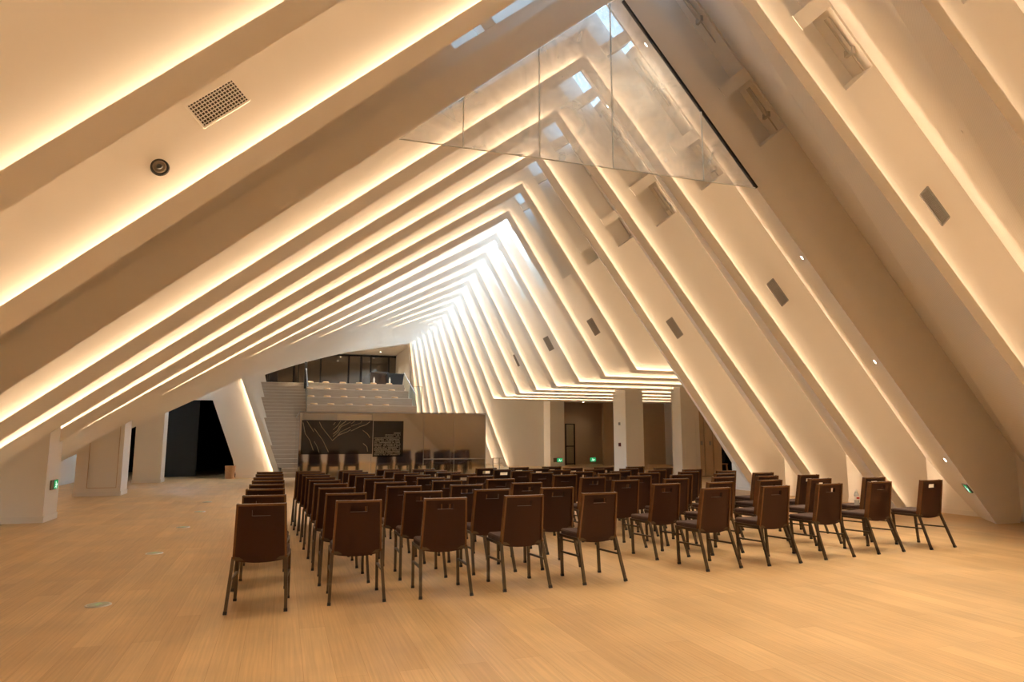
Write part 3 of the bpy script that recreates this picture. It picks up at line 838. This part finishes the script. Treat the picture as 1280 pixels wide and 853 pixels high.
# ------------------------------------------------------------------ exit signs, small wall devices, floor markers
def running_man(mb, s=1.0, y=-.004, mat=0, ox=0, oz=0):
    def b(a, c, w): mb.bar((ox+a[0]*s, y, oz+a[1]*s), (ox+c[0]*s, y, oz+c[1]*s), w*s, .003, mat, up=(0,1,0))
    b((.0,.02),(.02,-.035),.035); b((.02,-.035),(.055,-.06),.02); b((.055,-.06),(.05,-.09),.018)
    b((.01,-.035),(-.03,-.05),.02); b((-.03,-.05),(-.065,-.07),.018)
    b((0,.02),(-.04,-.0),.015); b((0,.02),(.04,.005),.015)
    mb.tube((ox-.005*s, y-.002, oz+.05*s), (ox-.005*s, y+.002, oz+.05*s), .018*s, n=10, mat=mat)
def exit_sign(loc, normal, w, h, label, split=.5, arrow=True):
    e = empty('exit_sign', (0,0,0)); tag(e, label, 'exit sign')
    mb = MB(); mb.box(-w/2, w/2, 0, .025, -h/2, h/2); mb.build('housing', M_SIGNBACK, e, bevel=.004)
    mb = MB(); mb.box(-w/2+w*(1-split)+.006 if split < 1 else -w/2+.008, w/2-.008, -.003, 0, -h/2+.01, h/2-.01); mb.build('lit_face', M_GREENDIM, e)
    mb = MB(); cx = w/2 - w*split*.5
    running_man(mb, h/.22, -.006, 0, cx-(.02 if arrow else 0), 0)
    if arrow:
        mb.bar((cx+h*.18, -.006, 0), (cx+h*.42, -.006, 0), h*.09, .003, 0, up=(0,1,0))
        mb.bar((cx+h*.30, -.006, h*.12), (cx+h*.44, -.006, 0), h*.07, .003, 0, up=(0,1,0)); mb.bar((cx+h*.30, -.006, -h*.12), (cx+h*.44, -.006, 0), h*.07, .003, 0, up=(0,1,0))
    mb.build('pictogram', M_SIGNWHITE, e)
    n = Vector(normal).normalized(); x = Vector((0,0,1)).cross(n).normalized(); z = n.cross(x)
    # local -Y faces outwards
    e.matrix_world = Matrix(((x.x,-n.x,z.x,loc[0]),(x.y,-n.y,z.y,loc[1]),(x.z,-n.z,z.z,loc[2]),(0,0,0,1)))
    return e
exit_sign((-3.82, 14.36, .62), (1,0,0), .36, .17, 'green running-man exit sign on the side of the wide near pier', .6)
loc, n = soffit_pt(0, .10, .60)
es = exit_sign(loc + n*.026, n, .34, .16, 'green exit sign set low on the sloping rib', .62)
exit_sign((13.25, 32.27, .33), (0,-1,0), .50, .21, 'wide green exit sign on the white wall pier', .62)
exit_sign((16.55, 35.17, .24), (0,-1,0), .36, .24, 'small green arrow exit sign deep in the dim corridor', 1.0)

e = empty('wall_thermostat', (12.69, 24.45, 2.0)); tag(e, 'pale round wall device, the upper one on the free-standing column', 'wall device')
mb = MB(); mb.box(-.03, 0, -.06, .06, -.06, .06); mb.build('plate', M_GREYBAND, e)
mb = MB(); mb.tube((-.03,0,0),(-.05,0,0),.04,.03,14); mb.build('dial', M_GREYMETAL, e)
e = empty('fire_alarm_button', (12.69, 24.45, 1.18)); tag(e, 'dark red alarm call point, the lower device on the free-standing column', 'alarm button')
mb = MB(); mb.box(-.04, 0, -.07, .07, -.07, .07); mb.build('housing', simple('dark_red', (.16,.02,.015), .4), e)
mb = MB(); mb.box(-.045, -.04, -.035, .035, -.035, .035); mb.build('button', M_BLACKMETAL, e)

dm = None
for i, (x, y) in enumerate([(-1.46,7.04),(-1.47,9.88),(-1.47,12.55),(-1.48,15.04),(-1.55,17.2)]):
    if i == 0:
        dm = empty('floor_exit_marker', (x,y,0))
        mb = MB(); mb.tube((0,0,0),(0,0,.006),.105,.10,32); mb.build('rim', M_STEEL, dm, recalc=True)
        mb = MB(); mb.tube((0,0,.006),(0,0,.008),.085,.085,28); mb.build('disc', simple('marker_grey',(.30,.36,.30),.3), dm, recalc=True)
        mb = MB(); mb.box(-.055,-.008,-.012,.012,.008,.010); mb.prism([(-.05,0)]*0 or [(-.0,.008),(.0,.010),(.001,.010),(.001,.008)], 0, .001)
        mb.quad([(-.01,-.045,.0095),(.06,0,.0095),(-.01,.045,.0095)])
        mb.build('arrow', M_GREEN, dm); o = dm
    else:
        o = copy_tree(dm); o.location = (x,y,0)
    o.rotation_euler = (0,0,R(90))
    tag(o, 'round steel floor marker with green arrow, %s of the line from the camera' % ORD[i+1], 'floor marker', 'exit markers set in the floor')

# tall brown door panels beyond the last column
for i, (xa, xb) in enumerate(((14.95,15.24),(15.28,15.62),(15.66,16.00))):
    e = empty('door_%d' % (i+1), (xa, 22.5, 0)); tag(e, 'tall tan door panel, %s from the white column' % ORD[i+1], 'door', None, 'structure')
    mb = MB(); mb.box(0, xb-xa, 0, .05, .02, 3.9); mb.build('leaf', M_BROWNWALL, e)
    if i < 2:
        mb = MB(); mb.box(xb-xa-.16, xb-xa-.08, -.02, 0, 1.17, 1.32); mb.build('handle', M_GREYMETAL, e)
mb = MB(); mb.box(14.9, 16.0, 22.56, 22.6, 0, 4); structure('wall_door_recess', mb, M_DARK, 'dark gap behind the tall door panels', 'wall')
e = empty('door_4', (14.45, 34.1, 0)); tag(e, 'half open glazed door with black frame in the dim corridor', 'door', None, 'structure')
mb = MB()
for a, b in (((0,0,0),(0,0,2.2)), ((.6,.2,0),(.6,.2,2.2)), ((0,0,2.18),(.6,.2,2.18)), ((0,0,.06),(.6,.2,.06)), ((0,0,1.0),(.6,.2,1.0))): mb.bar(a, b, .06, .05)
mb.build('frame', M_BLACKMETAL, e)
mb = MB(); mb.hexa([(0,0,0),(.6,.2,0),(.6,.215,0),(0,.015,0),(0,0,2.2),(.6,.2,2.2),(.6,.215,2.2),(0,.015,2.2)]); mb.build('pane', M_RAILGLASS, e)
e = empty('door_5', (15.2, 27.6, 0)); tag(e, 'tan door leaf standing open behind the white column', 'door', None, 'structure')
mb = MB(); mb.box(0, .5, 0, .05, .02, 2.3); mb.build('leaf', M_BROWNWALL, e)
mb = MB(); mb.box(.05, .1, -.03, 0, 1.0, 1.15); mb.build('handle', M_GREYMETAL, e)
# small bin by the leaning wall
e = empty('waste_bin', (-1.72, 26.75, 0)); tag(e, 'small tan waste bin at the edge of the black opening', 'bin')
mb = MB(); mb.tube((0,0,0),(0,0,.42),.15,.18,16); mb.build('body', M_CARDBOARD, e, recalc=True)
mb = MB(); mb.tube((0,0,.42),(0,0,.45),.185,.185,16); mb.build('rim', M_CARDBOARD, e, recalc=True)

# ------------------------------------------------------------------ chairs
def lerp(a, b, t): return a + (b-a)*t
def make_chair():
    root = empty('banquet_chair', (0,0,0))
    # local: back top at y=0, z=.885; front is +y
    def by(z): return .075*(1-(z-.42)/(.885-.42))
    # backrest: padded slab with a grip slot
    ZS = [.405,.44,.60,.75,.783,.832,.868]
    NX = 10; mb = MB(); TH = .034
    def hw(z): return lerp(.205,.187,(z-.42)/.465)
    def P(i, z, back):
        u = -1 + 2*i/NX; x = u*hw(z)
        zz = z - (.022*(1-u*u) if z < .41 else 0)
        y = by(z) + .012*(u*u) - .006
        return (x, y - (TH/2 if back else -TH/2), zz)
    holes = set((i, 4) for i in range(3, 7))
    nz = len(ZS)-1
    for i in range(NX):
        for j in range(nz):
            if (i,j) in holes: continue
            a,b,c,d = (i,ZS[j]),(i+1,ZS[j]),(i+1,ZS[j+1]),(i,ZS[j+1])
            mb.quad([P(*a,True),P(*b,True),P(*c,True),P(*d,True)])
            mb.quad([P(*d,False),P(*c,False),P(*b,False),P(*a,False)])
            def edge(p,q): mb.quad([P(*q,True),P(*p,True),P(*p,False),P(*q,False)])
            if j == 0: edge(a,b)
            if j == nz-1: edge(c,d)
            if i == 0: edge(d,a)
            if i == NX-1: edge(b,c)
            for (di,dj,p,q) in ((0,-1,a,b),(0,1,c,d),(-1,0,d,a),(1,0,b,c)):
                if (i+di,j+dj) in holes: edge(p,q)
    mb.build('backrest', M_FABRIC, root)
    fb = MB()
    for s in (-1,1):
        zs = [.41,.53,.65,.77,.885]
        for z0,z1 in zip(zs,zs[1:]):
            fb.bar((s*(hw(z0)+.008), by(z0)+.004, z0),(s*(hw(z1)+.008), by(z1)+.004, z1),.018,.052,up=(0,1,0))
    xs = [-1+2*i/8 for i in range(9)]
    for u0,u1 in zip(xs,xs[1:]):
        fb.bar((u0*.203, .012*u0*u0-.004, .877),(u1*.203, .012*u1*u1-.004, .877),.054,.018)
    fb.build('back_frame', M_EDGE, root)
    # seat pad
    sb = MB()
    outline = [(-.215,.06),(.215,.06),(.225,.30),(.222,.44),(.20,.48),(-.20,.48),(-.222,.44),(-.225,.30)]
    n = len(outline); i0 = 0
    rings = [(.435,.0),(.47,.004),(.483,-.02)]
    for z,dn in rings:
        for x,y in outline:
            cx,cy = 0,.27; k = 1+dn*2
            sb.v.append((cx+(x-cx)*k, cy+(y-cy)*k, z))
    for r in range(2):
        for k in range(n):
            k2=(k+1)%n; sb.f.append((r*n+k,r*n+k2,(r+1)*n+k2,(r+1)*n+k)); sb.m.append(0)
    sb.f.append(tuple(2*n+k for k in range(n))); sb.m.append(0)
    sb.f.append(tuple(k for k in range(n))[::-1]); sb.m.append(0)
    sb.build('seat', M_SEAT, root, recalc=True)
    rb = MB()
    rb.bar((-.215,.06,.42),(-.222,.46,.42),.025,.028); rb.bar((.215,.06,.42),(.222,.46,.42),.025,.028)
    rb.bar((-.215,.07,.42),(.215,.07,.42),.025,.028); rb.bar((-.222,.455,.42),(.222,.455,.42),.025,.028)
    rb.build('seat_frame', M_LEG, root)
    for s in (-1,1):
        lb = MB(); lb.bar((s*.217,.07,.435),(s*.238,-.085,.012),.026,.026,up=(0,1,0)); lg = lb.build('leg', M_LEG, root)
        fb2 = MB(); fb2.bar((s*.2375,-.0805,.024),(s*.2388,-.09,0),.03,.03,up=(0,1,0)); fb2.build('foot_cap', M_BLACKMETAL, lg)
        lb = MB(); lb.bar((s*.222,.44,.435),(s*.226,.415,.012),.026,.026,up=(0,1,0)); lg = lb.build('leg', M_LEG, root)
        fb2 = MB(); fb2.bar((s*.2259,.4157,.024),(s*.2261,.4143,0),.03,.03,up=(0,1,0)); fb2.build('foot_cap', M_BLACKMETAL, lg)
        tb = MB(); tb.bar((s*.226,-.005,.26),(s*.225,.42,.25),.018,.018); tb.build('stretcher', M_LEG, root)
    return root

COLS = [
 ('lone outer column', -3, [(-.14,6.39),(-.14,7.30),(-.15,8.19),(-.15,9.01),(-.15,9.79),(-.16,10.57),(-.16,11.45),(-.17,12.25)]),
 ('column beside the aisle', -2, [(.69,6.45),(.65,7.30),(.62,8.14),(.60,8.91),(.57,9.64),(.55,10.33),(.52,11.02),(.48,11.66),(.45,12.28)]),
 ('second column from aisle', -.5, [(1.49,6.43),(1.45,7.31),(1.39,8.15),(1.35,8.94),(1.31,9.75),(1.26,10.45),(1.22,11.10),(1.18,11.73),(1.16,12.36)]),
 ('third column from aisle', 3, [(2.30,6.49),(2.23,7.35),(2.15,8.15),(2.11,9.03),(2.04,9.75),(1.99,10.50),(1.93,11.15),(1.88,11.86),(1.83,12.5)]),
 ('fourth column from aisle', 4.5, [(3.14,6.53),(3.02,7.38),(2.97,8.27),(2.89,9.12),(2.82,9.90),(2.73,10.56),(2.64,11.19),(2.55,11.79),(2.46,12.4)]),
 ('first column of skewed block', 6, [(4.70,6.74),(4.54,7.54),(4.41,8.35),(4.28,9.10),(4.15,9.83),(4.05,10.56),(3.95,11.25),(3.82,11.87),(3.66,12.45)]),
 ('second column of skewed block', 6, [(5.55,6.78),(5.36,7.59),(5.23,8.42),(5.10,9.22),(4.98,9.98),(4.82,10.66),(4.70,11.35),(4.55,12.0),(4.36,12.6)]),
 ('third column of skewed block', 6, [(6.46,6.90),(6.26,7.75),(6.10,8.55),(5.86,9.28),(5.69,9.97),(5.53,10.65),(5.38,11.36),(5.25,12.05),(5.08,12.7)]),
 ('fourth column of skewed block', 6, [(7.38,7.01),(7.14,7.80),(6.92,8.62),(6.71,9.37),(6.51,10.08),(6.29,10.76),(6.12,11.44),(5.93,12.1)]),
 ('outermost column of skewed block', 5.5, [(8.32,7.06),(8.12,7.81),(7.72,8.66),(7.50,9.44),(7.30,10.15),(7.06,10.82),(6.87,11.50),(6.63,12.15)]),
]
chair0 = make_chair()
used = False
for ci, (cname, th, pts_) in enumerate(COLS):
    for ri, (x, y) in enumerate(pts_):
        o = chair0 if not used else copy_tree(chair0)
        used = True
        o.location = (x, y, 0)
        o.rotation_euler = (0, 0, R(th + random.uniform(-1.2, 1.2)))
        rown = 'row nearest the camera' if ri == 0 else '%s row from camera' % ORD[ri+1]
        lab = 'brown woven banquet chair, %s, %s' % (cname, rown)
        if ci == 9 and ri == 1: lab = 'brown woven-back banquet chair with a water bottle standing on its seat'
        tag(o, lab, 'chair', 'brown banquet chairs in rows')
# water bottle on the seat
e = empty('water_bottle', (7.92, 7.96, .486)); tag(e, 'clear plastic water bottle with red label on a chair seat', 'bottle')
M_PET = clear_glass('clear_plastic', 0.7, (0.93, 0.95, 0.95), 0.12)
mb = MB(); mb.tube((0,0,0),(0,0,.15),.033,.033,16); mb.tube((0,0,.15),(0,0,.195),.033,.014,16); mb.build('body', M_PET, e)
mb = MB(); mb.tube((0,0,.195),(0,0,.22),.016,.016,12); mb.build('cap', M_BOTTLEWHITE, e)
mb = MB(); mb.tube((0,0,.075),(0,0,.125),.0338,.0338,16); mb.build('label_band', M_BOTTLEWHITE, e)
mb = MB(); mb.box(-.024,.02,-.036,-.02,.09,.115); mb.build('label_mark', M_RED, e)

# ------------------------------------------------------------------ half hidden person seated beyond the doors
def skin_body(name, verts, edges, radii, mat, parent, root=0, sub=2):
    me = bpy.data.meshes.new(name); me.from_pydata(verts, edges, [])
    me.materials.append(mat)
    o = bpy.data.objects.new(name, me); COL.objects.link(o); o.parent = parent
    sk = o.modifiers.new('skin', 'SKIN')
    lay = me.skin_vertices[0] if me.skin_vertices else None
    if lay is None:
        bm = bmesh.new(); bm.from_mesh(me); bm.verts.layers.skin.verify(); bm.to_mesh(me); bm.free(); lay = me.skin_vertices[0]
    for i, r in enumerate(radii):
        lay.data[i].radius = r if isinstance(r, tuple) else (r, r)
        lay.data[i].use_root = (i == root)
    sk.use_smooth_shade = True
    ss = o.modifiers.new('sub', 'SUBSURF'); ss.levels = sub; ss.render_levels = sub
    return o
PX, PY = 17.05, 23.9
pr = empty('person', (PX, PY, 0), R(60))
tag(pr, 'seated person in dark clothes half hidden behind the sloping rib', 'person')
M_SKIN = simple('skin', (0.42, 0.22, 0.13), 0.5)
M_CLOTH = simple('dark_navy_cloth', (0.008, 0.010, 0.018), 0.8)
V = [(0,0,.50),(0,-.01,.70),(0,-.03,.92),(0,-.01,1.04),(0,.02,1.11),(0,.04,1.22),
     (-.17,-.02,.98),(-.24,.04,.76),(-.20,.24,.66),(.17,-.02,.98),(.24,.04,.76),(.20,.24,.66),
     (-.10,.02,.50),(-.12,.42,.50),(-.12,.44,.09),(-.12,.54,.04),(.10,.02,.50),(.12,.42,.50),(.12,.44,.09),(.12,.54,.04),
     (-.17,.32,.65),(.17,.32,.65)]
Ed = [(0,1),(1,2),(2,3),(3,4),(4,5),(2,6),(6,7),(7,8),(2,9),(9,10),(10,11),(0,12),(12,13),(13,14),(14,15),(0,16),(16,17),(17,18),(18,19),(8,20),(11,21)]
Rd = [(.16,.12),(.14,.11),(.16,.11),(.07,.06),(.05,.05),(.085,.10),.06,.05,.036,.06,.05,.036,.085,.07,.05,.04,.085,.07,.05,.04,.036,.036]
body = skin_body('body', V, Ed, Rd, M_CLOTH, pr)
mb = MB()
bm = bmesh.new(); bmesh.ops.create_uvsphere(bm, u_segments=16, v_segments=12, radius=.1)
for v in bm.verts: v.co = Vector((v.co.x*.8, v.co.y*.95+.055, v.co.z*1.2+1.23))
me = bpy.data.meshes.new('head'); bm.to_mesh(me); bm.free(); me.materials.append(M_SKIN)
for p in me.polygons: p.use_smooth = True
hd = bpy.data.objects.new('head', me); COL.objects.link(hd); hd.parent = pr
mb.hexa([(-.012,.14,1.20),(.012,.14,1.20),(.012,.15,1.20),(-.012,.15,1.20),(-.006,.13,1.25),(.006,.13,1.25),(.006,.145,1.25),(-.006,.145,1.25)])
mb.build('nose', M_SKIN, hd)
bm = bmesh.new(); bmesh.ops.create_uvsphere(bm, u_segments=16, v_segments=12, radius=.107)
bmesh.ops.delete(bm, geom=[v for v in bm.verts if v.co.y > .03 and v.co.z < .05], context='VERTS')
for v in bm.verts: v.co = Vector((v.co.x*.84, v.co.y*.98+.045, v.co.z*1.2+1.24))
me = bpy.data.meshes.new('hair'); bm.to_mesh(me); bm.free(); me.materials.append(M_BLACKTUB)
hr = bpy.data.objects.new('hair', me); COL.objects.link(hr); hr.parent = pr
for s, bx in ((-1,-.17),(1,.17)):
    hv = [(bx,.33,.65),(bx,.38,.645)]; he = [(0,1)]; hrad = [.028,.03]
    for q,(dx,ln) in enumerate(((-.027,.065),(-.009,.075),(.009,.072),(.027,.058))):
        i = len(hv); hv += [(bx+dx,.40,.645),(bx+dx*1.1,.40+ln*.6,.638),(bx+dx*1.1,.40+ln,.618)]; he += [(1,i),(i,i+1),(i+1,i+2)]; hrad += [.010,.009,.008]
    i = len(hv); hv += [(bx-s*.035,.355,.645),(bx-s*.05,.395,.635)]; he += [(0,i),(i,i+1)]; hrad += [.011,.009]
    skin_body('hand', hv, he, hrad, M_SKIN, pr, 0, 1)
e = empty('wooden_stool', (PX-.05, PY-.02, 0), R(60)); tag(e, 'wooden stool under the half hidden seated person', 'stool')
mb = MB(); mb.box(-.2,.2,-.2,.2,.38,.41); mb.build('seat', M_CARDBOARD, e)
for sx in (-1,1):
    for sy in (-1,1):
        mb = MB(); mb.bar((sx*.16,sy*.16,.38),(sx*.19,sy*.19,0),.03,.03,up=(0,1,0)); mb.build('leg', M_CARDBOARD, e)
mb = MB(); mb.box(16.6, 19.5, 25.2, 25.3, 0, 2.2)  # black sheet standing in for the darkness of the opening
structure('wall_dark_doorway', mb, M_DARK, 'black sheet for the dark doorway behind the seated person', 'wall')

# ------------------------------------------------------------------ world, camera, output
w = bpy.data.worlds.new('sky'); scene.world = w; w.use_nodes = True
bg = w.node_tree.nodes['Background']
bg.inputs['Color'].default_value = (0.60, 0.80, 1.0, 1)
bg.inputs['Strength'].default_value = 18.0

cd = bpy.data.cameras.new('camera'); cam = bpy.data.objects.new('camera', cd); COL.objects.link(cam)
cam.location = (0, 0, 1.45)
cam.rotation_euler = (R(90+8.1), 0, R(-18.5))
cd.sensor_width = 36; cd.lens = 850/1280*36; cd.clip_end = 300; cd.clip_start = .05
scene.camera = cam
vs = scene.view_settings
vs.view_transform = 'Standard'; vs.look = 'None'; vs.gamma = 1; vs.use_curve_mapping = False
vs.exposure = 0.2
scene.cycles.use_denoising = True
scene.cycles.max_bounces = 12; scene.cycles.diffuse_bounces = 9; scene.cycles.glossy_bounces = 4; scene.cycles.transparent_max_bounces = 12
scene.cycles.sample_clamp_indirect = 6.0
